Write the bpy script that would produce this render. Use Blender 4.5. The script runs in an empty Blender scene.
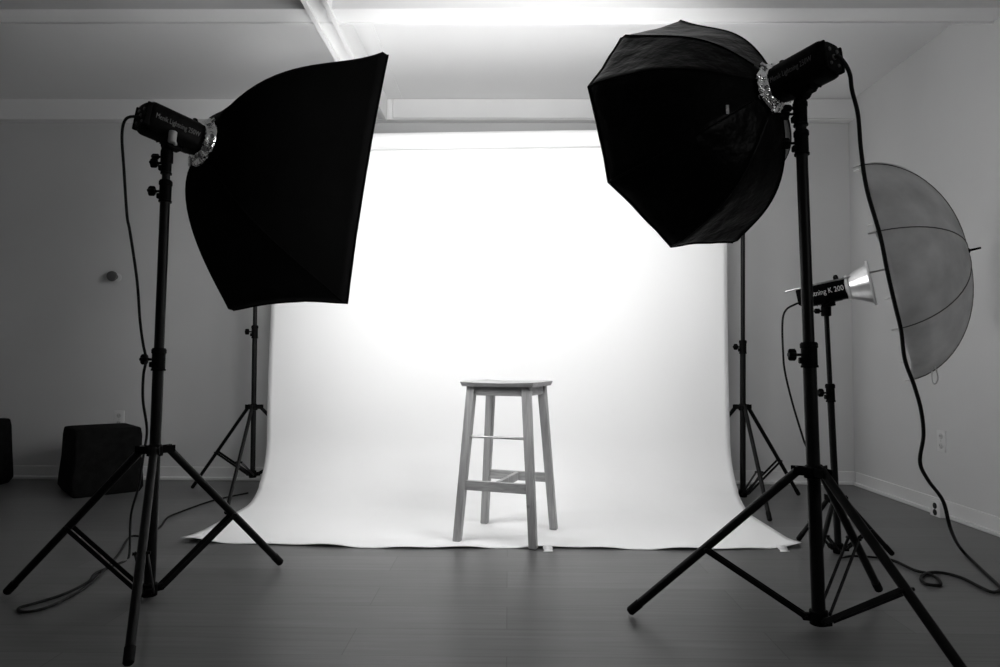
import bpy, bmesh, math, random
from mathutils import Vector, Matrix, Quaternion, noise
C = bpy.context.scene.collection
PI = math.pi
V = Vector
random.seed(4)

# ---------------------------------------------------------------- camera
F_PX, CAM_H, ROLL = 667.0, 0.823, 0.0045
yc = V((8 / F_PX, -28.5 / F_PX, -1.0)).normalized()
zc = V((math.sin(ROLL), math.cos(ROLL), 0)); zc = (zc - yc * zc.dot(yc)).normalized()
xc = yc.cross(zc)
W2C = Matrix((xc, yc, zc)).transposed()          # world axes in camera space
C2W = W2C.transposed()
cam_d = bpy.data.cameras.new('camera'); cam = bpy.data.objects.new('camera', cam_d); C.objects.link(cam)
cam_d.sensor_width = 36; cam_d.lens = 36 * F_PX / 1000; cam_d.clip_start = .02
cam.matrix_world = Matrix.Translation((0, 0, CAM_H)) @ C2W.to_4x4()
bpy.context.scene.camera = cam
EYE = V((0, 0, CAM_H))

def ray(x, y): return C2W @ V(((x - 500) / F_PX, -(y - 333.5) / F_PX, -1))
def on_y(x, y, Y): d = ray(x, y); return EYE + d * (Y / d.y)
def on_z(x, y, z=0.0): d = ray(x, y); return EYE + d * ((z - CAM_H) / d.z)
def on_x(x, y, X): d = ray(x, y); return EYE + d * (X / d.x)

# ---------------------------------------------------------------- world, exposure, daylight
sc = bpy.context.scene
sc.view_settings.view_transform = 'Standard'; sc.view_settings.look = 'None'
sc.view_settings.gamma = 1; sc.view_settings.use_curve_mapping = False
sc.view_settings.exposure = 0.20
wd = bpy.data.worlds.new('world'); sc.world = wd; wd.use_nodes = True
wd.node_tree.nodes['Background'].inputs[0].default_value = (.9, .9, .9, 1)
wd.node_tree.nodes['Background'].inputs[1].default_value = 0.025
DIFFUSER_L, DIFFUSER_R, WINDOW_W = 7.6, 10.8, 11.0
wl = bpy.data.lights.new('window_light', 'AREA'); wl.shape = 'RECTANGLE'; wl.size = .8; wl.size_y = 1.1
wl.energy = WINDOW_W
wo = bpy.data.objects.new('window_light', wl); C.objects.link(wo)
wo.location = (2.30, -.2, 1.5); wo.rotation_euler = V((-1, .55, -.1)).to_track_quat('-Z', 'Y').to_euler()

# ---------------------------------------------------------------- materials
def mat(name, col, rough=.5, metal=0.0, spec=.5, **k):
    m = bpy.data.materials.new(name); m.use_nodes = True
    b = m.node_tree.nodes['Principled BSDF']
    b.inputs['Base Color'].default_value = (col, col, col, 1)
    b.inputs['Roughness'].default_value = rough; b.inputs['Metallic'].default_value = metal
    b.inputs['Specular IOR Level'].default_value = spec
    for a, v in k.items(): b.inputs[a.replace('_', ' ')].default_value = v
    return m
def grain(m, c0, c1, scale=(8, 8, 8), detail=4, bump=0.0, bscale=None, rough=None, coord='Object', bdist=.002):
    nt = m.node_tree; n = nt.nodes; l = nt.links; b = n['Principled BSDF']
    tc = n.new('ShaderNodeTexCoord'); mp = n.new('ShaderNodeMapping'); mp.inputs['Scale'].default_value = scale
    no = n.new('ShaderNodeTexNoise'); no.inputs['Scale'].default_value = 1; no.inputs['Detail'].default_value = detail
    l.new(tc.outputs[coord], mp.inputs[0]); l.new(mp.outputs[0], no.inputs['Vector'])
    cr = n.new('ShaderNodeValToRGB'); cr.color_ramp.elements[0].color = (c0, c0, c0, 1); cr.color_ramp.elements[1].color = (c1, c1, c1, 1)
    cr.color_ramp.elements[0].position = .3; cr.color_ramp.elements[1].position = .7
    l.new(no.outputs['Fac'], cr.inputs[0]); l.new(cr.outputs[0], b.inputs['Base Color'])
    if bump:
        n2 = n.new('ShaderNodeTexNoise'); n2.inputs['Scale'].default_value = bscale or 60; n2.inputs['Detail'].default_value = 3
        l.new(tc.outputs[coord], n2.inputs['Vector'])
        bp = n.new('ShaderNodeBump'); bp.inputs['Strength'].default_value = bump; bp.inputs['Distance'].default_value = bdist
        l.new(n2.outputs['Fac'], bp.inputs['Height']); l.new(bp.outputs[0], b.inputs['Normal'])
    return m
M = {}
M['wall'] = grain(mat('painted_wall', .66, .85, spec=.2), .645, .675, (2, 2, 2), 3, .15, 90)
M['ceiling'] = grain(mat('painted_ceiling', .88, .9, spec=.15), .87, .89, (1.5, 1.5, 1.5), 3, .1, 70)
M['trim'] = grain(mat('white_trim', .74, .5, spec=.35), .72, .76, (3, 3, 3), 2)
M['paper'] = grain(mat('seamless_paper', .86, .9, spec=.1), .855, .87, (1.2, 1.2, 1.2), 3, .08, 9, bdist=.01)
M['black_metal'] = grain(mat('black_painted_metal', .003, .42, spec=.14), .003, .006, (30, 30, 30), 2)
M['black_plastic'] = grain(mat('black_plastic', .002, .5, spec=.03), .002, .005, (40, 40, 40), 2)
M['rubber'] = grain(mat('black_rubber', .003, .75, spec=.1), .003, .006, (50, 50, 50), 2)
M['cable'] = grain(mat('black_cable', .003, .55, spec=.2), .002, .004, (50, 50, 50), 2)
M['box_fabric'] = grain(mat('black_box_fabric', .010, .95, spec=.05), .007, .013, (25, 25, 25), 4, .5, 160)
M['soft_black'] = grain(mat('black_nylon', .0015, .7, spec=.04), .001, .002, (6, 6, 6), 3, .35, 14, bdist=.006)
M['octa_black'] = grain(mat('satin_black_nylon', .0015, .33, spec=.05), .0015, .0025, (6, 6, 6), 3, .8, 13, bdist=.012)
M['grey_metal'] = grain(mat('brushed_metal', .45, .35, 1.0), .40, .50, (60, 60, 8), 3)
M['silver'] = grain(mat('silver_reflector', .75, .30, 1.0), .70, .80, (40, 40, 40), 2)
M['white_metal'] = grain(mat('white_enamel', .93, .3), .91, .95, (9, 9, 9), 2)
M['chrome'] = grain(mat('crinkled_chrome', .92, .07, 1.0),   .90, .95, (20, 20, 20), 2, 1.0, 38, bdist=.016)
M['umbrella_rib'] = grain(mat('dark_rib', .08, .5), .07, .09, (9, 9, 9), 2)
M['letter'] = grain(mat('pale_print', .10, .5), .08, .13, (30, 30, 30), 2)
M['letter_bright'] = grain(mat('white_print', .85, .4), .8, .88, (30, 30, 30), 2)
M['plate'] = grain(mat('outlet_plastic', .72, .4), .70, .74, (9, 9, 9), 2)
M['plate_grey'] = grain(mat('grey_plastic', .33, .5), .30, .36, (9, 9, 9), 2)
M['socket_face'] = grain(mat('socket_plastic', .58, .45), .56, .60, (9, 9, 9), 2)
M['dark_slot'] = grain(mat('dark_slot', .01, .6), .008, .012, (9, 9, 9), 2)
M['tag'] = grain(mat('woven_tag', .45, .8), .3, .6, (90, 90, 90), 2)
M['tape'] = grain(mat('paper_tape', .80, .6), .76, .84, (20, 20, 20), 2)

def wood_mat(name='pale_pine', sc_=(38, 38, 2.2)):
    m = mat(name, .3, .55, spec=.3); nt = m.node_tree; n = nt.nodes; l = nt.links; b = n['Principled BSDF']
    tc = n.new('ShaderNodeTexCoord'); mp = n.new('ShaderNodeMapping'); mp.inputs['Scale'].default_value = sc_
    no = n.new('ShaderNodeTexNoise'); no.inputs['Scale'].default_value = 1.5; no.inputs['Detail'].default_value = 6; no.inputs['Distortion'].default_value = .8
    l.new(tc.outputs['Object'], mp.inputs[0]); l.new(mp.outputs[0], no.inputs['Vector'])
    cr = n.new('ShaderNodeValToRGB'); cr.color_ramp.elements[0].position = .25; cr.color_ramp.elements[1].position = .75
    cr.color_ramp.elements[0].color = (.27, .27, .27, 1); cr.color_ramp.elements[1].color = (.48, .48, .48, 1)
    l.new(no.outputs['Fac'], cr.inputs[0])
    vo = n.new('ShaderNodeTexVoronoi'); vo.inputs['Scale'].default_value = 7.5; l.new(tc.outputs['Object'], vo.inputs['Vector'])
    c2 = n.new('ShaderNodeValToRGB'); c2.color_ramp.elements[0].position = .05; c2.color_ramp.elements[1].position = .11
    c2.color_ramp.elements[0].color = (.35, .35, .35, 1); c2.color_ramp.elements[1].color = (1, 1, 1, 1)
    l.new(vo.outputs['Distance'], c2.inputs[0])
    mx = n.new('ShaderNodeMixRGB'); mx.blend_type = 'MULTIPLY'; mx.inputs[0].default_value = 1
    l.new(cr.outputs[0], mx.inputs[1]); l.new(c2.outputs[0], mx.inputs[2]); l.new(mx.outputs[0], b.inputs['Base Color'])
    return m
M['wood'] = wood_mat(); M['wood_rail'] = wood_mat('pale_pine_rail', (4, 12, 40))

def floor_mat():
    m = mat('laminate_planks', .2, .36, spec=.45); nt = m.node_tree; n = nt.nodes; l = nt.links; b = n['Principled BSDF']
    tc = n.new('ShaderNodeTexCoord')
    br = n.new('ShaderNodeTexBrick'); br.offset = .37; br.inputs['Scale'].default_value = 1
    br.inputs['Brick Width'].default_value = 1.25; br.inputs['Row Height'].default_value = .19; br.inputs['Mortar Size'].default_value = .0016
    br.inputs['Mortar Smooth'].default_value = .3; br.inputs['Bias'].default_value = -.1
    br.inputs['Color1'].default_value = (.128, .128, .128, 1); br.inputs['Color2'].default_value = (.152, .152, .152, 1); br.inputs['Mortar'].default_value = (.08, .08, .08, 1)
    l.new(tc.outputs['Object'], br.inputs['Vector'])
    mp = n.new('ShaderNodeMapping'); mp.inputs['Scale'].default_value = (2.2, 48, 1); l.new(tc.outputs['Object'], mp.inputs[0])
    no = n.new('ShaderNodeTexNoise'); no.inputs['Scale'].default_value = 1; no.inputs['Detail'].default_value = 6; no.inputs['Distortion'].default_value = .6
    l.new(mp.outputs[0], no.inputs['Vector'])
    cr = n.new('ShaderNodeValToRGB'); cr.color_ramp.elements[0].position = .25; cr.color_ramp.elements[1].position = .75
    cr.color_ramp.elements[0].color = (.66, .66, .66, 1); cr.color_ramp.elements[1].color = (1.14, 1.14, 1.14, 1)
    l.new(no.outputs['Fac'], cr.inputs[0])
    mx = n.new('ShaderNodeMixRGB'); mx.blend_type = 'MULTIPLY'; mx.inputs[0].default_value = 1
    l.new(br.outputs['Color'], mx.inputs[1]); l.new(cr.outputs[0], mx.inputs[2]); l.new(mx.outputs[0], b.inputs['Base Color'])
    mr = n.new('ShaderNodeMapRange'); mr.inputs['To Min'].default_value = .30; mr.inputs['To Max'].default_value = .44
    l.new(no.outputs['Fac'], mr.inputs['Value']); l.new(mr.outputs[0], b.inputs['Roughness'])
    bp = n.new('ShaderNodeBump'); bp.inputs['Strength'].default_value = .25; bp.inputs['Distance'].default_value = .001
    l.new(br.outputs['Fac'], bp.inputs['Height']); bp.invert = True; l.new(bp.outputs[0], b.inputs['Normal'])
    return m
M['floor'] = floor_mat()

def canopy_mat():
    m = bpy.data.materials.new('translucent_canopy'); m.use_nodes = True; nt = m.node_tree; n = nt.nodes; l = nt.links
    n.remove(n['Principled BSDF']); out = n['Material Output']
    tc = n.new('ShaderNodeTexCoord'); no = n.new('ShaderNodeTexNoise'); no.inputs['Scale'].default_value = 9; no.inputs['Detail'].default_value = 5
    l.new(tc.outputs['Object'], no.inputs['Vector'])
    cr = n.new('ShaderNodeValToRGB'); cr.color_ramp.elements[0].color = (.58, .58, .58, 1); cr.color_ramp.elements[1].color = (.80, .80, .80, 1)
    cr.color_ramp.elements[0].position = .3; cr.color_ramp.elements[1].position = .75
    l.new(no.outputs['Fac'], cr.inputs[0])
    d = n.new('ShaderNodeBsdfDiffuse'); t = n.new('ShaderNodeBsdfTranslucent'); x = n.new('ShaderNodeMixShader'); x.inputs[0].default_value = .45
    l.new(cr.outputs[0], d.inputs[0]); l.new(cr.outputs[0], t.inputs[0]); l.new(d.outputs[0], x.inputs[1]); l.new(t.outputs[0], x.inputs[2])
    l.new(x.outputs[0], out.inputs[0]); return m
M['canopy'] = canopy_mat()

def glow_mat(name, s):
    m = mat(name, .8, .8); b = m.node_tree.nodes['Principled BSDF']
    b.inputs['Emission Color'].default_value = (1, 1, 1, 1); b.inputs['Emission Strength'].default_value = s
    return m
M['glow_l'] = glow_mat('lit_diffuser_cloth_left', DIFFUSER_L)
M['glow_r'] = glow_mat('lit_diffuser_cloth_right', DIFFUSER_R)

# ---------------------------------------------------------------- object helpers
def tag(o, label=None, cat=None, group=None, kind=None):
    if label: o['label'] = label
    if cat: o['category'] = cat
    if group: o['group'] = group
    if kind: o['kind'] = kind
    return o
def thing(name, loc, label, cat, group=None):
    o = bpy.data.objects.new(name, None); C.objects.link(o); o.location = loc; o.empty_display_size = .1
    return tag(o, label, cat, group)
def wloc(o):
    p = V((0, 0, 0))
    while o: p += V(o.location); o = o.parent
    return p
def mk(name, bm, m, parent=None, smooth=True, origin=None, ang=35):
    base = wloc(parent) if parent else V((0, 0, 0))
    org = V(origin) if origin is not None else base
    bmesh.ops.translate(bm, verts=bm.verts, vec=-org)
    bmesh.ops.recalc_face_normals(bm, faces=bm.faces)
    me = bpy.data.meshes.new(name); bm.to_mesh(me); bm.free()
    me.materials.append(M[m])
    if smooth:
        for p in me.polygons: p.use_smooth = True
        me.set_sharp_from_angle(angle=math.radians(ang))
    o = bpy.data.objects.new(name, me); C.objects.link(o)
    o.location = org - base
    if parent: o.parent = parent
    return o
def NB(): return bmesh.new()
def frame_of(a, up=V((0, 0, 1))):
    a = V(a).normalized(); w = a.cross(up)
    if w.length < 1e-4: w = a.cross(V((0, 1, 0)))
    w.normalize(); return a, w, w.cross(a)
def loft(bm, rings, cap=True, closed=True):
    rv = [[bm.verts.new(p) for p in r] for r in rings]; n = len(rv[0])
    for i in range(len(rv) - 1):
        for j in range(n if closed else n - 1):
            k = (j + 1) % n
            bm.faces.new((rv[i][j], rv[i][k], rv[i + 1][k], rv[i + 1][j]))
    if cap: bm.faces.new(rv[0][::-1]); bm.faces.new(rv[-1])
    return rv
def tube(bm, pts, r, seg=10, cap=True):
    pts = [V(p) for p in pts]; n = len(pts); rs = r if isinstance(r, (list, tuple)) else [r] * n
    t = (pts[1] - pts[0]).normalized(); a, w, u = frame_of(t); rings = []
    for i, p in enumerate(pts):
        t2 = ((pts[min(i + 1, n - 1)] - pts[max(i - 1, 0)])).normalized()
        q = t.rotation_difference(t2); w = q @ w; u = q @ u; t = t2
        rings.append([p + (w * math.cos(2 * PI * j / seg) + u * math.sin(2 * PI * j / seg)) * rs[i] for j in range(seg)])
    loft(bm, rings, cap)
def lathe(bm, prof, org, axis, seg=24, cap=True, up=V((0, 0, 1)), jitter=0):
    a, w, u = frame_of(axis, up); org = V(org); rings = []
    for r, h in prof:
        ring = []
        for j in range(seg):
            d = w * math.cos(2 * PI * j / seg) + u * math.sin(2 * PI * j / seg)
            rr, hh = r, h
            if jitter: rr += random.uniform(-1, 1) * jitter; hh += random.uniform(-1, 1) * jitter
            ring.append(org + a * hh + d * rr)
        rings.append(ring)
    loft(bm, rings, cap)
def box(bm, c, s, ax=None, bev=0.0, seg=2):
    """c centre, s full sizes, ax 3 unit axes"""
    c = V(c); ax = ax or (V((1, 0, 0)), V((0, 1, 0)), V((0, 0, 1)))
    vs = []
    for z in (-1, 1):
        for x, y in ((-1, -1), (1, -1), (1, 1), (-1, 1)):
            vs.append(bm.verts.new(c + ax[0] * x * s[0] / 2 + ax[1] * y * s[1] / 2 + ax[2] * z * s[2] / 2))
    fs = [bm.faces.new([vs[i] for i in f]) for f in ((3, 2, 1, 0), (4, 5, 6, 7), (0, 1, 5, 4), (1, 2, 6, 5), (2, 3, 7, 6), (3, 0, 4, 7))]
    if bev:
        es = list({e for f in fs for e in f.edges})
        bmesh.ops.bevel(bm, geom=es, offset=bev, segments=seg, affect='EDGES', profile=.6)
def bar(bm, p, q, wdt, thk, side=None, bev=0.0):
    p, q = V(p), V(q); a = (q - p).normalized()
    s = V(side) if side is not None else a.cross(V((0, 0, 1)))
    s = (s - a * s.dot(a)).normalized(); t = a.cross(s)
    box(bm, (p + q) / 2, ((q - p).length, wdt, thk), (a, s, t), bev, 1)
def smooth_path(pts, n=8):
    pts = [V(p) for p in pts]; out = []
    P = [pts[0] * 2 - pts[1]] + pts + [pts[-1] * 2 - pts[-2]]
    for i in range(1, len(P) - 2):
        a, b, c, d = P[i - 1:i + 3]
        for k in range(n):
            t = k / n
            out.append(.5 * ((2 * b) + (c - a) * t + (2 * a - 5 * b + 4 * c - d) * t * t + (3 * b - a - 3 * c + d) * t ** 3))
    out.append(pts[-1]); return out
def struct(name, bm, m, smooth=False):
    o = mk(name, bm, m, smooth=smooth); o['kind'] = 'structure'; return o

# ---------------------------------------------------------------- room shell
XL, XR, YF, YB, ZC, ZH = -4.3, 2.37, -1.6, 4.62, 2.645, 2.50
b = NB(); box(b, ((XL + XR) / 2, (YF + YB) / 2, -.05), (XR - XL + .2, YB - YF + .2, .1)); struct('floor', b, 'floor')
b = NB(); box(b, ((XL + XR) / 2, (YF + YB) / 2, ZC + .05), (XR - XL + .2, YB - YF + .2, .1)); struct('ceiling', b, 'ceiling')
b = NB(); box(b, ((XL + XR) / 2, YB + .05, ZC / 2), (XR - XL + .2, .1, ZC)); struct('wall_back', b, 'wall')
b = NB(); box(b, (XR + .05, (YF + YB) / 2, ZC / 2), (.1, YB - YF, ZC)); struct('wall_right', b, 'wall')
b = NB(); box(b, (XL - .05, (YF + YB) / 2, ZC / 2), (.1, YB - YF, ZC)); struct('wall_left', b, 'wall')
# header along the back wall, cross beam, long beam
b = NB(); box(b, ((XL + XR) / 2, YB - .035, (ZH + ZC) / 2), (XR - XL, .07, ZC - ZH), bev=.004); struct('trim_1', b, 'ceiling')
CB0, CB1 = 3.10, 3.24
b = NB(); box(b, ((XL + XR) / 2, (CB0 + CB1) / 2, (ZH + ZC) / 2), (XR - XL, CB1 - CB0, ZC - ZH), bev=.004)
box(b, ((XL + XR) / 2, CB1 - .008, ZH - .003), (XR - XL, .016, .010), bev=.002)
struct('trim_2', b, 'ceiling')
LBX0, LBX1 = -.965, -.845
b = NB()
for y0, y1 in ((YF, CB0), (CB1, YB - .084)):
    box(b, ((LBX0 + LBX1) / 2, (y0 + y1) / 2, (ZH + ZC) / 2), (LBX1 - LBX0, y1 - y0, ZC - ZH), bev=.003)
for x in (LBX0 + .012, LBX1 - .012): box(b, (x, (YF + YB - .084) / 2, ZH - .009), (.024, YB - .084 - YF, .018), bev=.003)
box(b, (LBX1 + .10, (CB1 + YB) / 2, ZC - .003), (.012, YB - CB1 - .1, .008))
struct('trim_3', b, 'ceiling')
# board facing the centre of the header
b = NB(); box(b, ((LBX1 + XR) / 2 + .02, YB - .077, (ZH + ZC) / 2), (XR - LBX1 - .04, .014, ZC - ZH - .012), bev=.003); struct('trim_4', b, 'trim')
# baseboards
b = NB(); box(b, ((XL + XR) / 2, YB - .007, .045), (XR - XL, .014, .09), bev=.004); box(b, ((XL + XR) / 2, YB - .018, .011), (XR - XL, .022, .022), bev=.006)
struct('baseboard_back', b, 'trim')
b = NB(); box(b, (XR - .007, (YF + YB) / 2 - .02, .045), (.014, YB - YF - .04, .09), bev=.004); box(b, (XR - .018, (YF + YB) / 2 - .02, .011), (.022, YB - YF - .04, .022), bev=.006)
struct('baseboard_right', b, 'trim')

# ---------------------------------------------------------------- paper backdrop
def sheet_y(x): return 3.98 + (1.31 - x) * .048
PX0, PX1 = -1.474, 1.312
t = thing('paper_backdrop', (-.07, 3.2, 0), 'wide white seamless paper sweep hanging from a roll and spread over the floor under the stool', 'backdrop')
YFR = 2.985   # front edge
def sheet_pt(u, s):
    """u 0..1 across, s arc length from the roll down"""
    x = PX0 + (PX1 - PX0) * u; y0 = sheet_y(x); R = .36; top = 2.150
    hv = top - R; arc = R * PI / 2
    if s < hv: return V((x, y0, top - s))
    if s < hv + arc:
        a = (s - hv) / R; return V((x, y0 - R + R * math.cos(a), R - R * math.sin(a) + .003))
    return V((x, y0 - R - (s - hv - arc), .003))
b = NB(); NU, NS = 90, 110
rows = []
for i in range(NS + 1):
    row = []
    for j in range(NU + 1):
        u = j / NU; x = PX0 + (PX1 - PX0) * u; R = .36; total = 2.150 - R + R * PI / 2
        yend = 2.975 + .055 * abs(2 * u - 1) ** 3 + .012 * math.sin(u * 13) + (.03 if 0 else 0)
        flat = sheet_y(x) - R - yend
        s = i / NS * (total + flat); p = sheet_pt(u, s)
        d = (total + flat) - s
        edge = max(0, 1 - d / .16)
        p.z += edge ** 2 * (.0045 + .004 * math.sin(u * 31 + 1) + .0035 * math.sin(u * 57))
        cu = max(0, 1 - math.hypot(u / .06, d / .22)); p.z += cu * .014
        cu = max(0, 1 - math.hypot((1 - u) / .05, d / .16)); p.z += cu * .012
        p.z = max(p.z, .002)
        e2 = max(0, 1 - u / .05) + max(0, 1 - (1 - u) / .05)
        if s < 2.1: p.y += .006 * math.sin(x * 2.3 + 1) * min(1, s) + .010 * e2 * math.sin(s * 2.4)
        p.x += .006 * (math.sin(s * 3.1) if u < .5 else math.sin(s * 2.2 + 2)) * abs(2 * u - 1)
        row.append(b.verts.new(p))
    rows.append(row)
for i in range(NS):
    for j in range(NU): b.faces.new((rows[i][j], rows[i][j + 1], rows[i + 1][j + 1], rows[i + 1][j]))
sh = mk('sheet', b, 'paper', t)
md = sh.modifiers.new('thickness', 'SOLIDIFY'); md.thickness = .0016; md.offset = 0
RZ = 2.170; rl = V((PX0, sheet_y(PX0) - .050, RZ)); rr_ = V((PX1, sheet_y(PX1) - .050, RZ))
b = NB(); ax = (rr_ - rl).normalized(); L_ = (rr_ - rl).length
lathe(b, [(.024, 0), (.050, 0), (.050, L_), (.024, L_)], rl, ax, 40, cap=False)
loft(b, [[rl + ax * h + V((0, math.cos(q * PI / 10), math.sin(q * PI / 10))) * .024 for q in range(20)] for h in (0, L_)], cap=False)
mk('roll', b, 'paper', t)
# crossbar
SL_TOP = V((-1.56, 4.068, 2.156)); SR_TOP = V((1.389, 3.927, 2.156))
c0 = rl + (-ax) * .17; c1 = rr_ + ax * .14
b = NB(); tube(b, [c0, c1], .015, 14)
tag(mk('crossbar', b, 'black_metal', None, origin=c0), 'black metal crossbar threaded through the white paper roll below the ceiling', 'bar')
# tape
for (x, y) in ((548, 549), (783, 549)):
    p = on_z(x, y, .006); b = NB()
    rows = []
    for i in range(7):
        f = i / 6; yy = p.y + .030 - f * .060; z = .0135 if f < .35 else (.0135 - (f - .35) / .3 * .0115 if f < .65 else .002)
        rows.append([V((p.x - .020 + .004 * math.sin(i * 2), yy, z)), V((p.x + .020 + .003 * math.sin(i * 3), yy + .004, z))])
    loft(b, rows, cap=False, closed=False)
    o = mk('tape_strip', b, 'tape', None, origin=(p.x, p.y, .003)); md = o.modifiers.new('thickness', 'SOLIDIFY'); md.thickness = .0008; md.offset = 1
    tag(o, 'short piece of pale tape on the paper edge just right of the nearest stool leg' if x < 600 else 'short piece of pale tape holding the right front corner of the white paper', 'tape')

# ---------------------------------------------------------------- wooden stool
feet = [on_z(459, 541.5), on_z(531, 548.5), on_z(552, 530.5), on_z(486.5, 524.5)]
ctr = sum(feet, V()) / 4
e1 = ((feet[1] - feet[0]) + (feet[2] - feet[3])).normalized(); e2 = V((0, 0, 1)).cross(e1)
st = thing('wooden_stool', (ctr.x, ctr.y, .004), 'tall pale wooden bar stool with a square seat standing on the white paper', 'stool')
UZ = V((0, 0, 1)); Z0 = .005; hb, ht = .181, .133; SEAT_Z = .732
def legpt(sx, sy, z):
    f = z / .70; h = hb + (ht - hb) * f; return V((ctr.x, ctr.y, 0)) + e1 * sx * h + e2 * sy * h + UZ * z
for sx, sy in ((-1, -1), (1, -1), (1, 1), (-1, 1)):
    b = NB(); rings = []
    for z, s in ((Z0, .0165), (Z0 + .004, .0175), (.35, .0185), (.712, .0200)):
        p = legpt(sx, sy, z); bv = .0025
        rings.append([p + e1 * x * s + e2 * y * s for x, y in ((-1, -.86), (-.86, -1), (.86, -1), (1, -.86), (1, .86), (.86, 1), (-.86, 1), (-1, .86))])
    loft(b, rings); mk('leg', b, 'wood', st, ang=25)
def rail(name, s0, s1, z, hgt, thk):
    b = NB(); p, q = legpt(*s0, z), legpt(*s1, z); bar(b, p, q, hgt, thk, side=UZ, bev=.002); mk(name, b, 'wood_rail', st, smooth=False)
for s0, s1 in (((-1, -1), (1, -1)), ((1, -1), (1, 1)), ((1, 1), (-1, 1)), ((-1, 1), (-1, -1))): rail('apron', s0, s1, .690, .045, .020)
rail('stretcher', (-1, -1), (1, -1), .258, .044, .020); rail('stretcher', (-1, 1), (1, 1), .258, .044, .020)
b = NB(); p = (legpt(-1, -1, .258) + legpt(1, -1, .258)) / 2; q = (legpt(-1, 1, .258) + legpt(1, 1, .258)) / 2
bar(b, p + (q - p).normalized() * .01, q - (q - p).normalized() * .01, .040, .020, side=UZ, bev=.002); mk('stretcher', b, 'wood', st, smooth=False)
b = NB(); tube(b, [legpt(-1, -1, .478), legpt(1, -1, .478)], .0058, 12); tag(mk('foot_rod', b, 'grey_metal', st), 'thin round metal rod between the front legs')
b = NB(); n = 18; hs = .181; top = []; bot = []
for i in range(n + 1):
    tr, br_ = [], []
    for j in range(n + 1):
        u, v = 2 * i / n - 1, 2 * j / n - 1
        rx = hs * u; ry = hs * .97 * v
        k = 1 - .02 * (abs(u * v)) ** 6; rx *= k; ry *= k
        edge = max(abs(u), abs(v)); dz = -.004 * max(0, (edge - .9) / .1) ** 2
        dish = -.005 * (1 - u * u) * (1 if abs(u) < 1 else 0)
        pt = V((ctr.x, ctr.y, SEAT_Z)) + e1 * rx + e2 * ry
        tr.append(b.verts.new(pt + UZ * (dish + dz + .003))); br_.append(b.verts.new(V((ctr.x, ctr.y, SEAT_Z - .022)) + e1 * rx * .955 + e2 * ry * .955))
    top.append(tr); bot.append(br_)
for i in range(n):
    for j in range(n):
        b.faces.new((top[i][j], top[i + 1][j], top[i + 1][j + 1], top[i][j + 1])); b.faces.new((bot[i][j], bot[i][j + 1], bot[i + 1][j + 1], bot[i + 1][j]))
for i in range(n):
    b.faces.new((top[i][0], bot[i][0], bot[i + 1][0], top[i + 1][0])); b.faces.new((top[i][n], top[i + 1][n], bot[i + 1][n], bot[i][n]))
    b.faces.new((top[0][i], top[0][i + 1], bot[0][i + 1], bot[0][i])); b.faces.new((top[n][i], bot[n][i], bot[n][i + 1], top[n][i + 1]))
mk('seat', b, 'wood_rail', st, ang=50)

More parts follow.
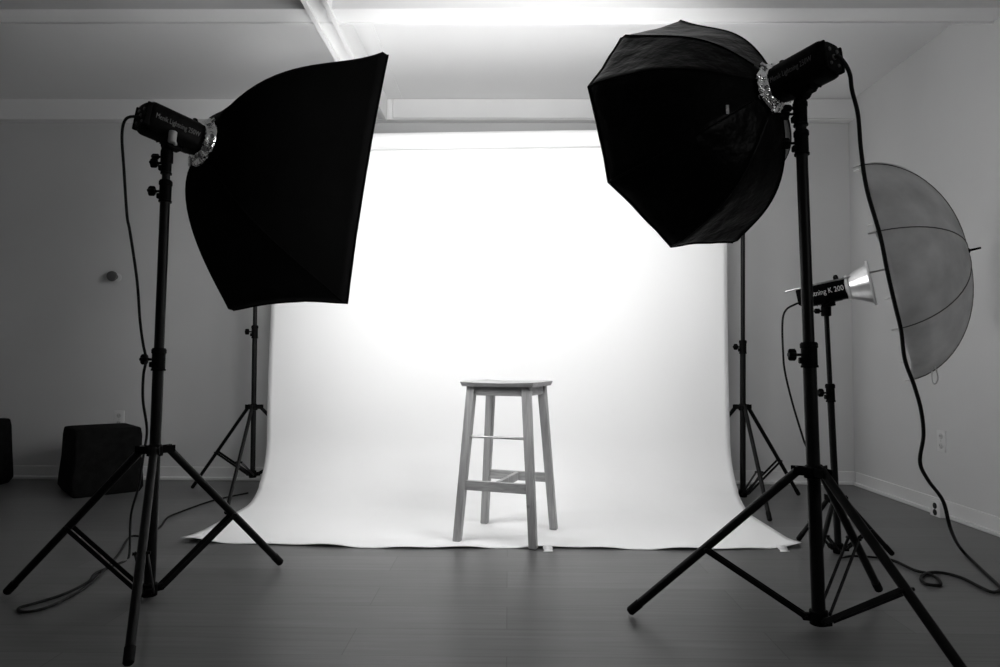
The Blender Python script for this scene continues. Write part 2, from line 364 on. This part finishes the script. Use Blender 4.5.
# ---------------------------------------------------------------- light stands
def knob(bm, p, d, length=.035, r=.011):
    d = V(d).normalized(); tube(bm, [p, p + d * length], .0045, 8)
    a, w, u = frame_of(d)
    rings = []
    for h, s in ((length - .004, .75), (length, 1), (length + .016, 1), (length + .020, .8)):
        rings.append([p + d * h + (w * math.cos(q * PI / 8) + u * math.sin(q * PI / 8)) * r * s * (1 + .28 * math.cos(q * PI / 8 * 4)) for q in range(16)])
    loft(bm, rings)
def light_stand(label, base, top, feet, z_leg, z_hub, tubes, joins, knob_dir, brace_t=.54, leg_r=.0135, hinge=.048, group=None, bar_w=.016):
    base, top = V(base), V(top)
    t = thing('light_stand', (base.x, base.y, 0), label, 'stand', group)
    dirv = (top - V((base.x, base.y, 0)))
    def at(z): return V((base.x, base.y, 0)) + dirv * (z / dirv.z)
    A = dirv.normalized(); zs = [z_hub] + joins + [top.z]
    for i in range(len(zs) - 1):
        b = NB(); tube(b, [at(zs[i] - (.03 if i else 0)), at(zs[i + 1])], tubes[i], 18); mk('column' if i == 0 else 'riser', b, 'black_metal', t)
    kd = V(knob_dir)
    for i, z in enumerate(joins):
        r = tubes[i]; b = NB(); h = .040
        lathe(b, [(r, -h), (r + .0055, -h), (r + .0055, -h + .006), (r + .0035, -h + .008), (r + .0035, h - .020), (r + .006, h - .018), (r + .006, h - .006), (r + .002, h)], at(z - .012), A, 20)
        p = at(z - .030) + kd.normalized() * r * .8
        box(b, p + kd.normalized() * .006, (.018, .020, .020), (kd.normalized(), kd.cross(UZ).normalized(), UZ), .003, 1)
        cl = mk('clamp_collar', b, 'black_plastic', t)
        b = NB(); knob(b, at(z - .012) + kd.normalized() * r * .8, kd, .020 + r * .3, .012 + r * .14); mk('knob', b, 'black_plastic', cl)
    # upper leg collar and lower hub
    r0 = tubes[0]
    b = NB(); lathe(b, [(r0, -.022), (r0 + .008, -.020), (r0 + .008, .012), (r0 + .004, .016), (r0, .020)], at(z_leg), A, 20)
    fdir = [(V(f) - V((base.x, base.y, 0))).normalized() for f in feet]
    for d in fdir:
        s = d.cross(UZ)
        for k in (-1, 1): box(b, at(z_leg) + d * (r0 + hinge) / 2 + s * k * (leg_r + .002), (hinge - r0 + .030, .004, .026), (d, s, UZ), .0015, 1)
    mk('leg_collar', b, 'black_plastic', t)
    b = NB(); lathe(b, [(r0 * .6, -.028), (r0 + .007, -.026), (r0 + .007, .014), (r0, .018)], at(z_hub), A, 20)
    for d in fdir: box(b, at(z_hub) + d * (r0 + .014) - UZ * .006, (.028, .020, .022), (d, d.cross(UZ), UZ), .002, 1)
    mk('hub', b, 'black_plastic', t)
    for f, d in zip(feet, fdir):
        s = d.cross(UZ); f = V((f[0], f[1], .013)); p0 = at(z_leg) + d * hinge; p1 = f
        p0 = p0 - UZ * .002
        tip = p1 + (p0 - p1).normalized() * .035
        b = NB(); tube(b, [p0 + (p0 - p1).normalized() * .012, tip], leg_r, 14); lg = mk('leg', b, 'black_metal', t)
        b = NB(); dd = (p1 - p0).normalized(); tube(b, [tip - dd * .012, tip, tip + dd * .030, tip + dd * .035], [leg_r + .0012, leg_r + .0012, leg_r + .001, leg_r - .003], 14); mk('rubber_foot', b, 'rubber', lg)
        q = p0.lerp(p1, brace_t); h = at(z_hub) + d * (r0 + .020) - UZ * .004
        b = NB()
        for k in (-1, 1): bar(b, h + s * k * (leg_r + .0035), q + s * k * (leg_r + .0035), bar_w, .004, side=UZ, bev=.001)
        tube(b, [q - s * (leg_r + .011), q + s * (leg_r + .011)], .005, 8); tube(b, [h - s * (leg_r + .009), h + s * (leg_r + .009)], .005, 8)
        br = mk('brace', b, 'black_metal', t)
    return t, at

def foot_at(x, y): return on_z(x, y, .012)
# foreground left
LF = [foot_at(6, 593), foot_at(281, 563.5), foot_at(128, 665)]; LB = V((-1.238, 2.33, 0)); LT = on_y(167, 152, 2.34)
zl = on_y(158, 450, 2.33).z
_, at_l = light_stand('tall black tripod stand on the left carrying the rectangular softbox', LB, LT, LF, zl, .036, [.0185, .0165, .0135, .012],
                      [on_y(160, 356, 2.33).z, on_y(164, 188, 2.34).z, on_y(165, 160, 2.34).z], (-1, -.1, 0))
# foreground right
RF = [foot_at(629, 612.5), foot_at(879, 590), V((1.117, 1.562, 0))]; RB = V((.966, 2.111, 0)); RT = on_y(800, 103, 2.10)
zr = on_y(815, 471, 2.11).z
_, at_r = light_stand('tall black tripod stand on the right carrying the octagonal softbox', RB, RT, RF, zr, .045, [.0205, .0175, .0165, .014],
                      [on_y(808, 351, 2.11).z, on_y(801, 139, 2.10).z, on_y(800, 110, 2.10).z], (-1, .15, 0))
# backdrop stands
light_stand('slim black tripod stand behind the left edge of the white paper backdrop', (-1.56, 4.10, 0), SL_TOP, [foot_at(192, 488), foot_at(226, 514), V((-1.12, 4.38, 0))], .54, .135,
            [.0150, .0125], [on_y(255, 330, 4.1).z], (-1, -.2, 0), leg_r=.0105, hinge=.04, brace_t=.55, bar_w=.014)
light_stand('slim black tripod stand just right of the white paper backdrop', (1.389, 3.99, 0), SR_TOP, [foot_at(799, 495), foot_at(770, 521), V((.991, 4.25, 0))], .565, .062,
            [.0165, .0125], [on_y(740, 345, 3.99).z], (-1, -.2, 0), leg_r=.0115, hinge=.04, brace_t=.60, bar_w=.014)
# small stand of the umbrella light
U_B = V((1.436, 2.946, 0)); U_T = on_y(826, 306, 2.95)
light_stand('short black tripod stand behind the right one carrying the bare reflector light', U_B, U_T, [foot_at(798, 540), foot_at(893, 555), V((1.235, 2.72, 0))], .235, .030,
            [.0145, .0105], [on_y(829, 390, 2.95).z], (-1, -.1, 0), leg_r=.0105, hinge=.032, brace_t=.55, bar_w=.010)

# ---------------------------------------------------------------- flash heads
def section(s, n=6):
    """rounded octagon-ish tube section, unit half size s, in (w,u)"""
    out = []
    for q in range(32):
        a = 2 * PI * q / 32; c, d = math.cos(a), math.sin(a); p = 3.6
        r = (abs(c) ** p + abs(d) ** p) ** (-1 / p); out.append((c * r * s, d * r * s))
    return out
def letters(text, size, org, xdir, ydir, m, parent, name='lettering', ext=.0006, squash=1.0):
    cu = bpy.data.curves.new(name, 'FONT'); cu.body = text; cu.size = size; cu.extrude = ext; cu.align_x = 'LEFT'
    cu.resolution_u = 3
    to = bpy.data.objects.new(name + '_src', cu); C.objects.link(to)
    bpy.context.view_layer.update()
    me = bpy.data.meshes.new_from_object(to.evaluated_get(bpy.context.evaluated_depsgraph_get()))
    bpy.data.objects.remove(to); bpy.data.curves.remove(cu)
    zd = xdir.cross(ydir).normalized(); base = wloc(parent)
    for v in me.vertices:
        c = v.co.copy(); v.co = V(org) + xdir * c.x * squash + ydir * c.y + zd * c.z - base
    me.materials.clear(); me.materials.append(M[m])
    o = bpy.data.objects.new(name, me); C.objects.link(o); o.parent = parent; return o
def flash_head(label, front, a, L, s, text, tmat, tsize, side, pivot, mount_top, t_span=None, reflector=None, squash=1.0, lever=True, group=None):
    """front: centre of front face, a: pointing direction, side: +1/-1 which side carries the print"""
    a, w, u = frame_of(a); front = V(front)
    t = thing('flash_head', mount_top, label, 'studio light', group)
    b = NB(); rings = []
    for h, k in ((-L + .012, .90), (-L + .018, .97), (-L + .026, 1.0), (-.030, 1.0), (-.026, .965), (-.010, .965), (-.006, 1.0), (-.002, 1.0), (0, .94)):
        rings.append([front + a * h + w * x * k + u * y * k for x, y in section(s)])
    loft(b, rings)
    mk('body', b, 'black_plastic', t, ang=40)
    # rear control panel with bumper ears
    b = NB(); rings = []
    for h, k in ((-L + .014, .80), (-L + .002, .80), (-L, .76)): rings.append([front + a * h + w * x * k + u * y * k for x, y in section(s)])
    loft(b, rings); rp = mk('control_panel', b, 'plate_grey' if 0 else 'black_plastic', t, ang=40)
    for sx in (-1, 1):
        b = NB(); box(b, front - a * (L - .006) + w * sx * s * .78, (.020, s * .20, s * 1.50), (a, w, u), .006, 2)
        mk('bumper', b, 'black_plastic', t, ang=40)
    b = NB()
    for (x, y, r) in ((-.35, .35, .006), (.35, .35, .006), (0, -.05, .009), (-.35, -.45, .005), (.35, -.45, .005)):
        lathe(b, [(r, 0), (r, .003), (r * .8, .004)], front - a * L + w * x * s + u * y * s, -a, 14)
    mk('dial', b, 'umbrella_rib', rp)
    # top latch
    b = NB(); p = front - a * .034 + u * s
    box(b, p + u * .006, (.020, .016, .018), (a, w, u), .003, 1); lathe(b, [(.006, .012), (.008, .014), (.008, .018), (.005, .020)], p, u, 12); mk('latch', b, 'black_plastic', t, ang=40)
    # cooling ribs under the body
    b = NB()
    for i in range(7): box(b, front - a * (L * .30 + i * .012) + u * (-s * .985), (.004, s * 1.1, .006), (a, w, u))
    mk('cooling_rib', b, 'black_plastic', t, smooth=False)
    # bracket: block under the body, tilt joint, socket on the stand
    pv = front - a * pivot; mt = V(mount_top)
    b = NB(); und = pv - u * (s * .95)
    box(b, und - u * .008, (.055, .034, .022), (a, w, u), .003, 1)
    joint = (und - u * .016).lerp(mt + UZ * .035, .62)
    tube(b, [und - u * .010, joint], .014, 14)
    tube(b, [joint - w * .023, joint + w * .023], .019, 18)
    mk('bracket', b, 'black_plastic', t, ang=40)
    b = NB(); lathe(b, [(.017, -.040), (.021, -.038), (.021, .000), (.018, .012), (.012, .018)], mt, UZ, 18); tube(b, [mt, joint], .013, 12)
    so = mk('stand_socket', b, 'black_plastic', t)
    b = NB(); knob(b, mt - V((.014, 0, .018)), (-1, -.1, 0), .018, .009); mk('knob', b, 'black_plastic', so)
    if lever:
        b = NB(); q = joint + w * side * .021; lathe(b, [(.0125, 0), (.0135, .002), (.0135, .012), (.011, .014)], q, w * side, 18)
        bar(b, q + w * side * .008, q + w * side * .010 - a * .045 + u * .004, .010, .006, side=u, bev=.001); mk('tilt_lever', b, 'black_plastic', t, ang=40)
    # printed lettering
    xd = a * side
    if side > 0: org = front - a * (L * .88)
    else: org = front - a * (L * .10)
    org = org + w * side * (s * 1.001) - u * tsize * .30
    letters(text, tsize, org, xd, u, tmat, t, squash=squash)
    return t, (a, w, u), rp

AL = V((.599, .783, -.166)).normalized(); GL = V((-1.129, 2.421, 1.626)); LHL = .215
AR = V((-.545, .829, -.128)).normalized(); GR = V((.861, 2.159, 1.720)); LHR = .20
hl, fl, _ = flash_head('black flash head with silver front ring behind the rectangular softbox, on the left stand', GL - AL * .012, AL, LHL, .056, 'Menik Lightning 250W', 'letter', .026, 1, LHL * .44, LT - UZ * .0, squash=.66)
# pale knob on the tilt joint of the left head
b = NB(); kp = on_y(172.5, 137, 2.27); lathe(b, [(.012, -.020), (.0135, -.018), (.0135, .018), (.012, .020)], kp, V((.05, .1, 1)), 16)
tube(b, [kp, kp + V((-.012, .045, -.01))], .007, 10)
tag(mk('tilt_knob', b, 'plate_grey', hl), 'light grey cylindrical knob')
hr, fr, _ = flash_head('black flash head with silver front ring behind the octagonal softbox, on the right stand', GR - AR * .012, AR, LHR, .056, 'Menik Lightning 250W', 'letter', .026, -1, LHR * .50, RT, squash=.60)

# ---------------------------------------------------------------- softboxes
def softbox(name, label, G, a, corners, glow, m, ring_r=.088, jit=.0016, k=None, sag=.035, nseg=26, msub=12, lip=.025, wob=.003):
    a = V(a).normalized(); G = V(G); n = len(corners); corners = [V(c) - a * lip for c in corners]
    Fc = sum(corners, V()) / n; Dd = (Fc - G).dot(a)
    t = thing(name, G, label, 'softbox')
    def rib(i, s):
        c = corners[i]; rad = (c - Fc); rad = rad - a * rad.dot(a)
        k1, c1, k2, c2 = k[i]
        p0 = G + rad.normalized() * ring_r * .80; p1 = G + rad * k1 + a * Dd * c1; p2 = G + rad * k2 + a * Dd * c2
        return p0 * (1 - s) ** 3 + p1 * 3 * s * (1 - s) ** 2 + p2 * 3 * s * s * (1 - s) + c * s ** 3
    def ringpts(s, shrink=1.0, push=0.0):
        cen = G.lerp(Fc, s); out = []
        for i in range(n):
            p, q = rib(i, s), rib((i + 1) % n, s)
            for j in range(msub):
                f = j / msub; x = p.lerp(q, f); inw = (cen - x); inw -= a * inw.dot(a)
                x = x + inw * sag * 4 * f * (1 - f) * (.4 + .6 * s)
                nz = noise.noise(x * 9) * wob * 4 * f * (1 - f)
                x = x + inw.normalized() * nz
                out.append(cen + (x - cen) * shrink + a * push)
        return out
    b = NB(); rings = [ringpts(s / nseg) for s in range(nseg + 1)]
    rings.append(ringpts(1, 1.0, lip)); rings.append(ringpts(1, .985, lip)); rings.append(ringpts(1, .975, -.002))
    rings += [ringpts(s / nseg, .965) for s in range(nseg - 1, 0, -3)]
    loft(b, rings, cap=False)
    shl = mk('shell', b, m, t, ang=60)
    # piping along the ribs
    for i in range(n):
        b = NB(); tube(b, [rib(i, s / 20) - a * 0 for s in range(1, 21)] + [corners[i] + a * lip], .0035, 8); mk('rib_seam', b, m, t)
    b = NB(); pr = ringpts(1, 1.004, lip); tube(b, pr + [pr[0]], .0045, 6, cap=False); mk('edge_piping', b, m, t)
    # diffuser cloth
    b = NB(); rg = ringpts(1, .97, .004); c_ = b.verts.new(sum(rg, V()) / len(rg) + a * .012); vs = [b.verts.new(p) for p in rg]
    for i in range(len(vs)): b.faces.new((vs[i], vs[(i + 1) % len(vs)], c_))
    o = mk('diffuser', b, glow, t); o['label'] = 'lit white front diffuser cloth'
    md = o.modifiers.new('thickness', 'SOLIDIFY'); md.thickness = .001
    # speed ring
    random.seed(11 + n); b = NB()
    lathe(b, [(.050, -.016), (.060, -.018), (.066, -.012), (.068, -.004), (.079, -.002), (ring_r + .004, .002), (ring_r + .004, .008), (.078, .012), (.060, .014), (.050, .010)], G - a * .010, a, 48, cap=False, jitter=jit)
    rg_ = mk('speed_ring', b, 'chrome', t, ang=60); rg_['label'] = 'crinkled shiny silver ring'
    for i in range(n):
        rad = (corners[i] - Fc); rad -= a * rad.dot(a); rad.normalize()
        b = NB(); tube(b, [G - a * .018 + rad * (ring_r - .022), G - a * .004 + rad * (ring_r + .012)], .0085, 10)
        mk('rod_holder', b, 'chrome', rg_)
    return t, corners, Fc, rib
wL, uL = V((.793, -.61, -.016)), V((.113, .122, .986)); FL = GL + AL * .457
cl = [FL + wL * sx * .391 + uL * sy * .51 for sx, sy in ((-1, 1), (1, 1), (1, -1), (-1, -1))]
cl[1] = on_y(387.5, 56, cl[1].y); cl[3] = on_y(234, 310, cl[3].y)
KL = [(.36, .1, .62, .55), (.66, .1, .74, .7), (.6, .1, .8, .7), (.42, -.06, .86, .78)]
tl, _, _, ribL = softbox('softbox', 'large rectangular black softbox turned away towards the backdrop, on the left stand', GL, AL, cl, 'glow_l', 'soft_black', k=KL, sag=.045)
wR, uR = V((.829, .508, -.235)), V((.13, .233, .964)); FR = GR + AR * .402
co = [FR + (wR * math.cos(i * PI / 4) + uR * math.sin(i * PI / 4)) * .443 for i in range(8)]
co[2] = on_y(676, 24, co[2].y + .02); co[3] = on_y(621, 39, co[3].y); co[7] = on_y(732, 242, co[7].y)
KR = [(.18, .1, .92, .3), (.5, .2, .75, .5), (.66, .3, .68, .6), (.7, .3, .74, .55), (.74, .3, .82, .45), (.74, .3, .82, .5), (.78, .25, .86, .6), (.80, .2, .86, .68)]
to_, _, _, ribR = softbox('octagonal_softbox', 'large octagonal black softbox turned away towards the backdrop, on the right stand', GR, AR, co, 'glow_r', 'octa_black', k=KR, sag=.014, msub=8, wob=.007, ring_r=.078, jit=.0006)
# small woven tag on the octagonal box
d_ = ray(727, 110).normalized(); bpy.context.view_layer.update()
dg = bpy.context.evaluated_depsgraph_get(); hit, loc, nor, *_r = sc.ray_cast(dg, EYE, d_)
if hit:
    w_ = nor.cross(UZ).normalized(); u_ = w_.cross(nor).normalized(); 
    if u_.z < 0: u_ = -u_
    b = NB(); box(b, loc + nor * .004, (.010, .030, .0025), (w_, u_, nor), .0008, 1)
    tag(mk('cloth_tag', b, 'tag', to_), 'small pale woven tag')

# ---------------------------------------------------------------- umbrella and bare reflector light
d1, d2 = ray(882, 270), ray(971, 250)
UY = 2.80
UC = on_y(882, 270, UY); d1n = d1.normalized(); UA = d2.normalized() - d1n * d2.normalized().dot(d1n); UA.normalize()
ua, uw, uu = frame_of(UA)
ushaft0 = UC - UA * .385
AP = .300; UR = .472
um = thing('umbrella', UC - UA * .3, 'translucent white photo umbrella open sideways in front of the right wall', 'umbrella')
NR = 8; A0 = math.radians(-80)
def udir(th): return uw * math.cos(th) + uu * math.sin(th)
def upt(th, f):
    """f 0 apex .. 1 rim"""
    g = f * PI / 2 * .985
    rr = UR * math.sin(g) ** .96; hh = AP * math.cos(g) ** 1.05
    q = ((th - A0) / (2 * PI / NR)) % 1; s = 4 * q * (1 - q)
    rr *= 1 - .055 * s * (.35 + .65 * f); hh += .014 * s * f ** 3
    return UC + UA * hh + udir(th) * rr
b = NB(); NT, NF = 96, 22; rings = [[upt(A0 + 2 * PI * j / NT, max(.012, i / NF)) for j in range(NT)] for i in range(NF + 1)]
loft(b, rings, cap=False); cn = mk('canopy', b, 'canopy', um, ang=180); md = cn.modifiers.new('thickness', 'SOLIDIFY'); md.thickness = .0008
for i in range(NR):
    th = A0 + 2 * PI * i / NR
    b = NB(); tube(b, [upt(th, f / 16) + (udir(th) * (f / 16) + UA * (1 - f / 16)) * .0015 for f in range(0, 17)], .0021, 6)
    rb = mk('rib', b, 'umbrella_rib', um)
    b = NB(); p = upt(th, 1); tube(b, [p + UA * .004, p - UA * .012, p - UA * .022], [.0045, .0045, .003], 8); mk('rib_tip', b, 'white_metal', rb)
    b = NB(); tube(b, [upt(th, .62) - udir(th) * .008, UC + UA * .10 + udir(th) * .012], .0018, 6); mk('stretcher', b, 'plate_grey', um)
b = NB(); tube(b, [ushaft0, UC + UA * (AP + .004)], .0042, 10); mk('shaft', b, 'grey_metal', um)
b = NB(); tube(b, [UC + UA * (AP - .004), UC + UA * (AP + .006), UC + UA * (AP + .010), UC + UA * (AP + .045)], [.012, .012, .005, .004], 10); mk('ferrule', b, 'black_plastic', um)
b = NB(); tube(b, [UC + UA * (.085), UC + UA * (.115)], .013, 12); mk('runner', b, 'black_plastic', um)
s0 = upt(A0 + 2 * PI * 0 / 8 + .0, .62); sp = on_y(933, 363, s0.y)
pts = [s0, s0.lerp(sp, .5), on_y(933, 367, s0.y), on_y(932, 380, s0.y), on_y(935, 384, s0.y), on_y(938, 378, s0.y), on_y(935, 366, s0.y)]
b = NB(); tube(b, smooth_path(pts, 5), .0022, 6); tag(mk('closing_strap', b, 'plate', um), 'pale loop of strap hanging from the canopy edge')

HF = on_y(847, 288, 2.90)
h3, f3, _ = flash_head('small black flash head with open silver reflector aimed at the umbrella', HF, UA, .195, .047, 'Lightning K 200', 'letter_bright', .032, 1, .085, U_T - UZ * .005, squash=.80, lever=True)
a3, w3, u3 = f3
b = NB(); prof = [(.050, -.004), (.054, .000), (.054, .010), (.052, .014), (.057, .024), (.088, .088), (.095, .089), (.095, .096), (.089, .0965), (.0855, .088), (.055, .024), (.047, .014), (.047, 0)]
lathe(b, prof, HF, a3, 48, cap=False); rf = mk('reflector', b, 'silver', h3, ang=30); rf['label'] = 'silver cone reflector'
b = NB(); lathe(b, [(.089, .088), (.0965, .088), (.0975, .092), (.0965, .0975), (.089, .0975)], HF, a3, 48, cap=False); mk('rim', b, 'white_metal', rf)
b = NB(); lathe(b, [(.052, -.001), (.0545, .001), (.0545, .009), (.052, .011)], HF, a3, 40, cap=False)
for q in range(10): box(b, HF + a3 * .006 + (w3 * math.cos(q * PI / 5) + u3 * math.sin(q * PI / 5)) * .055, (.006, .006, .006), (a3, w3, u3), .001, 1)
mk('mount_ring', b, 'white_metal', rf)
b = NB(); lathe(b, [(.0, .0), (.018, .002), (.020, .030), (.016, .045), (.0, .050)][1:], HF, a3, 20); mk('flash_tube', b, 'plate', h3)

# ---------------------------------------------------------------- cables
def cable(label, pts, r):
    pts = smooth_path(pts, 8); b = NB(); tube(b, pts, r, 10)
    return tag(mk('power_cable', b, 'cable', None, origin=pts[-1]), label, 'cable')
rearL = GL - AL * (LHL + .012); rearR = GR - AR * (LHR + .012)
yl = rearL.y
P = [rearL - UZ * .010 + AL * .01, rearL - AL * .012 - UZ * .010, on_y(126, 119, yl - .03), on_y(122, 135, yl - .02), on_y(124, 170, yl - .01), on_y(127, 215, yl), on_y(130, 232, yl), on_y(137, 280, yl + .03), on_y(140, 320, yl + .06), on_y(143, 343, yl + .08),
     on_y(146, 360, yl + .08), on_y(143.5, 375, yl + .08), on_y(143, 400, yl + .12), on_y(147, 430, yl + .18), on_y(144, 452, yl + .3), on_y(139, 485, yl + .5), on_y(131, 515, yl + .62)]
P += [on_z(x, y, .0065) for x, y in ((129, 556), (120, 563), (96, 573), (88, 582), (64, 594), (36, 603), (19, 608), (24, 612), (48, 607), (80, 591))]
P += [on_z(x, y, .012 if x == 96 else .0065) for x, y in ((97, 577), (118, 555), (130, 537), (146, 536), (160, 527), (166, 519), (175, 514), (208, 502), (228, 497), (248, 493))]
cable('black power cable hanging from the left flash head down to the floor by its stand', P, .0048)
yr = rearR.y
P = [rearR - UZ * .008 + AR * .01, rearR - AR * .012 - UZ * .006, on_y(845, 64, yr - .03), on_y(850, 75, yr - .02), on_y(852, 90, yr), on_y(858, 115, yr), on_y(861, 150, yr + .01), on_y(867, 190, yr + .02), on_y(880, 235, yr + .04), on_y(887, 270, yr + .06), on_y(895, 305, yr + .08), on_y(901, 330, yr + .1), on_y(905, 360, yr + .12),
     on_y(914, 385, yr + .14), on_y(921, 410, yr + .17), on_y(923.5, 435, yr + .2), on_y(920, 462, yr + .24), on_y(928, 480, yr + .28), on_y(943, 501, yr + .33), on_y(951, 530, yr + .38), on_z(961, 549, .03)]
P += [on_z(x, y, .0075) for x, y in ((980, 568), (998, 585), (1000, 590), (992, 592), (980, 587), (962, 578), (943, 573), (928, 573), (921, 578), (926, 584), (940, 585))] + [on_z(938, 579, .010)] + [on_z(x, y, .0075) for x, y in ((929, 574), (914, 570), (897, 562), (884, 558))]
cable('thick black power cable hanging from the right flash head past the umbrella to the floor', P, .0060)
r3 = HF - a3 * .20
P = [r3 + a3 * .01 - u3 * .02, r3 - a3 * .015 - u3 * .022, on_y(786, 310, r3.y), on_y(782.5, 322, r3.y), on_y(783, 350, r3.y), on_y(785, 372, r3.y), on_y(793, 405, r3.y), on_y(803, 438, r3.y), on_y(812, 468, r3.y - .02), on_z(818, 560, .01), on_z(850, 556, .005), on_z(884, 558, .006)]
cable('thin black cable of the small flash head dropping behind the right stand', P, .0045)

# ---------------------------------------------------------------- draped boxes
def draped_box(c, rot, sx, sy, h, label, seed):
    rnd = random.Random(seed); ex = V((math.cos(rot), math.sin(rot), 0)); ey = UZ.cross(ex); c = V(c)
    def ring(z, grow, rad, n=10):
        pts = []
        for k, (qx, qy) in enumerate(((1, 1), (-1, 1), (-1, -1), (1, -1))):
            for j in range(n):
                if j < n // 2 + 1:
                    a = k * PI / 2 + (j / (n // 2)) * PI / 2
                    pts.append(ex * (qx * (sx / 2 * grow - rad) + math.cos(a) * rad) + ey * (qy * (sy / 2 * grow - rad) + math.sin(a) * rad))
                else:
                    nx, ny = ((-1, 1), (-1, -1), (1, -1), (1, 1))[k]; f = (j - n // 2) / (n - n // 2)
                    a1 = (k + 1) * PI / 2
                    A_ = V((qx * (sx / 2 * grow - rad) + math.cos(a1) * rad, qy * (sy / 2 * grow - rad) + math.sin(a1) * rad, 0))
                    B_ = V((nx * (sx / 2 * grow - rad) + math.cos(a1) * rad, ny * (sy / 2 * grow - rad) + math.sin(a1) * rad, 0))
                    p = A_.lerp(B_, f); pts.append(ex * p.x + ey * p.y)
        return [c + p + UZ * z for p in pts]
    b = NB(); rings = []
    spec = ((0.0, .99, .02), (.02, 1.08, .012), (.10, 1.055, .014), (.22, 1.03, .018), (h - .05, 1.0, .02), (h - .012, .985, .022), (h - .003, .96, .022), (h, .90, .03), (h + .001, .5, .03), (h + .001, .1, .004))
    for z, g, r in spec:
        rg = ring(z, g, r)
        if 0 < z < h - .02:
            rg = [p + V((noise.noise(p * 7 + V((seed, 0, 0))), noise.noise(p * 7 + V((0, seed, 3))), 0)) * .012 for p in rg]
        if z == .02: rg = [p + UZ * (.012 * (1 + noise.noise(p * 9)) + (.02 if i % 10 in (2, 3) else 0)) for i, p in enumerate(rg)]
        rings.append(rg)
    loft(b, rings)
    return tag(mk('draped_box', b, 'box_fabric', None, origin=(c.x, c.y, 0), ang=50), label, 'box')
pa, pb_, pc = on_z(72, 499), on_z(142, 491), on_z(55, 487)
dx = (pb_ - pa); dy = (pc - pa); rot = math.atan2(dx.y, dx.x); sx = dx.length * .97; ey_ = V((-math.sin(rot), math.cos(rot), 0)); sy = .40
draped_box(pa + dx / 2 * 1.0 + ey_ * (sy / 2), rot, sx, sy, .402, 'black cloth-covered cube box on the floor behind the left tripod', 3)
draped_box((-3.535, 4.26, 0), .08, .42, .42, .43, 'black cloth-covered cube box cut off by the left edge of the frame', 8)

# ---------------------------------------------------------------- wall fittings
def outlet(c, nrm, label, m='plate', w=.072, h=.116, depth=.006, name='wall_outlet', slots=True):
    c, nrm = V(c), V(nrm); s = UZ.cross(nrm).normalized()
    t = thing(name, c, label, 'outlet')
    b = NB(); box(b, c + nrm * depth / 2, (w, h, depth), (s, UZ, nrm), min(.003, depth * .4), 2); pl = mk('cover_plate', b, m, t, ang=40)
    for k in (-1, 1):
        b = NB(); lathe(b, [(.0165, 0), (.0165, .003), (.015, .004)], c + nrm * (depth - .001) + UZ * k * h * .22, nrm, 20); rc = mk('receptacle', b, 'socket_face' if name == 'wall_outlet' else 'dark_slot', t, ang=40)
        b = NB()
        for q in (-1, 1): box(b, c + nrm * (depth + .0032) + UZ * (k * h * .22 + .002) + s * q * .006, (.002, .009, .001), (s, UZ, nrm))
        mk('slot', b, 'dark_slot', rc, smooth=False)
    b = NB(); lathe(b, [(.003, 0), (.003, .0012)], c + nrm * depth, nrm, 10); mk('screw', b, 'grey_metal', t)
    return t
p = on_y(119.5, 419, YB); outlet((p.x, YB, p.z), (0, -1, 0), 'white wall outlet low on the back wall above the black cube box')
p = on_x(942, 441, XR); outlet((XR, p.y, p.z), (-1, 0, 0), 'flat white wall outlet on the right wall, the higher of the two')
p = on_x(945, 509, XR); outlet((XR - .014, p.y, p.z), (-1, 0, 0), 'surface mounted outlet box on the right baseboard, with two dark sockets', w=.085, h=.080, depth=.040, name='outlet_box')
p = on_y(116, 277, YB); b = NB(); lathe(b, [(.018, 0), (.018, .006), (.011, .010), (.010, .028), (.030, .034), (.036, .044), (.034, .056), (.016, .062)], (p.x, YB, p.z), (0, -1, 0), 24)
b2 = NB(); lathe(b2, [(.030, 0), (.030, .004), (.026, .006)], (p.x + .010, YB, p.z - .004), (0, -1, 0), 24)
kn = thing('round_wall_fitting', (p.x, YB, p.z), 'small round dark fitting on the bare back wall left of the left stand', 'wall fitting')
mk('knob_head', b, 'umbrella_rib', kn); mk('rosette', b2, 'plate', kn)
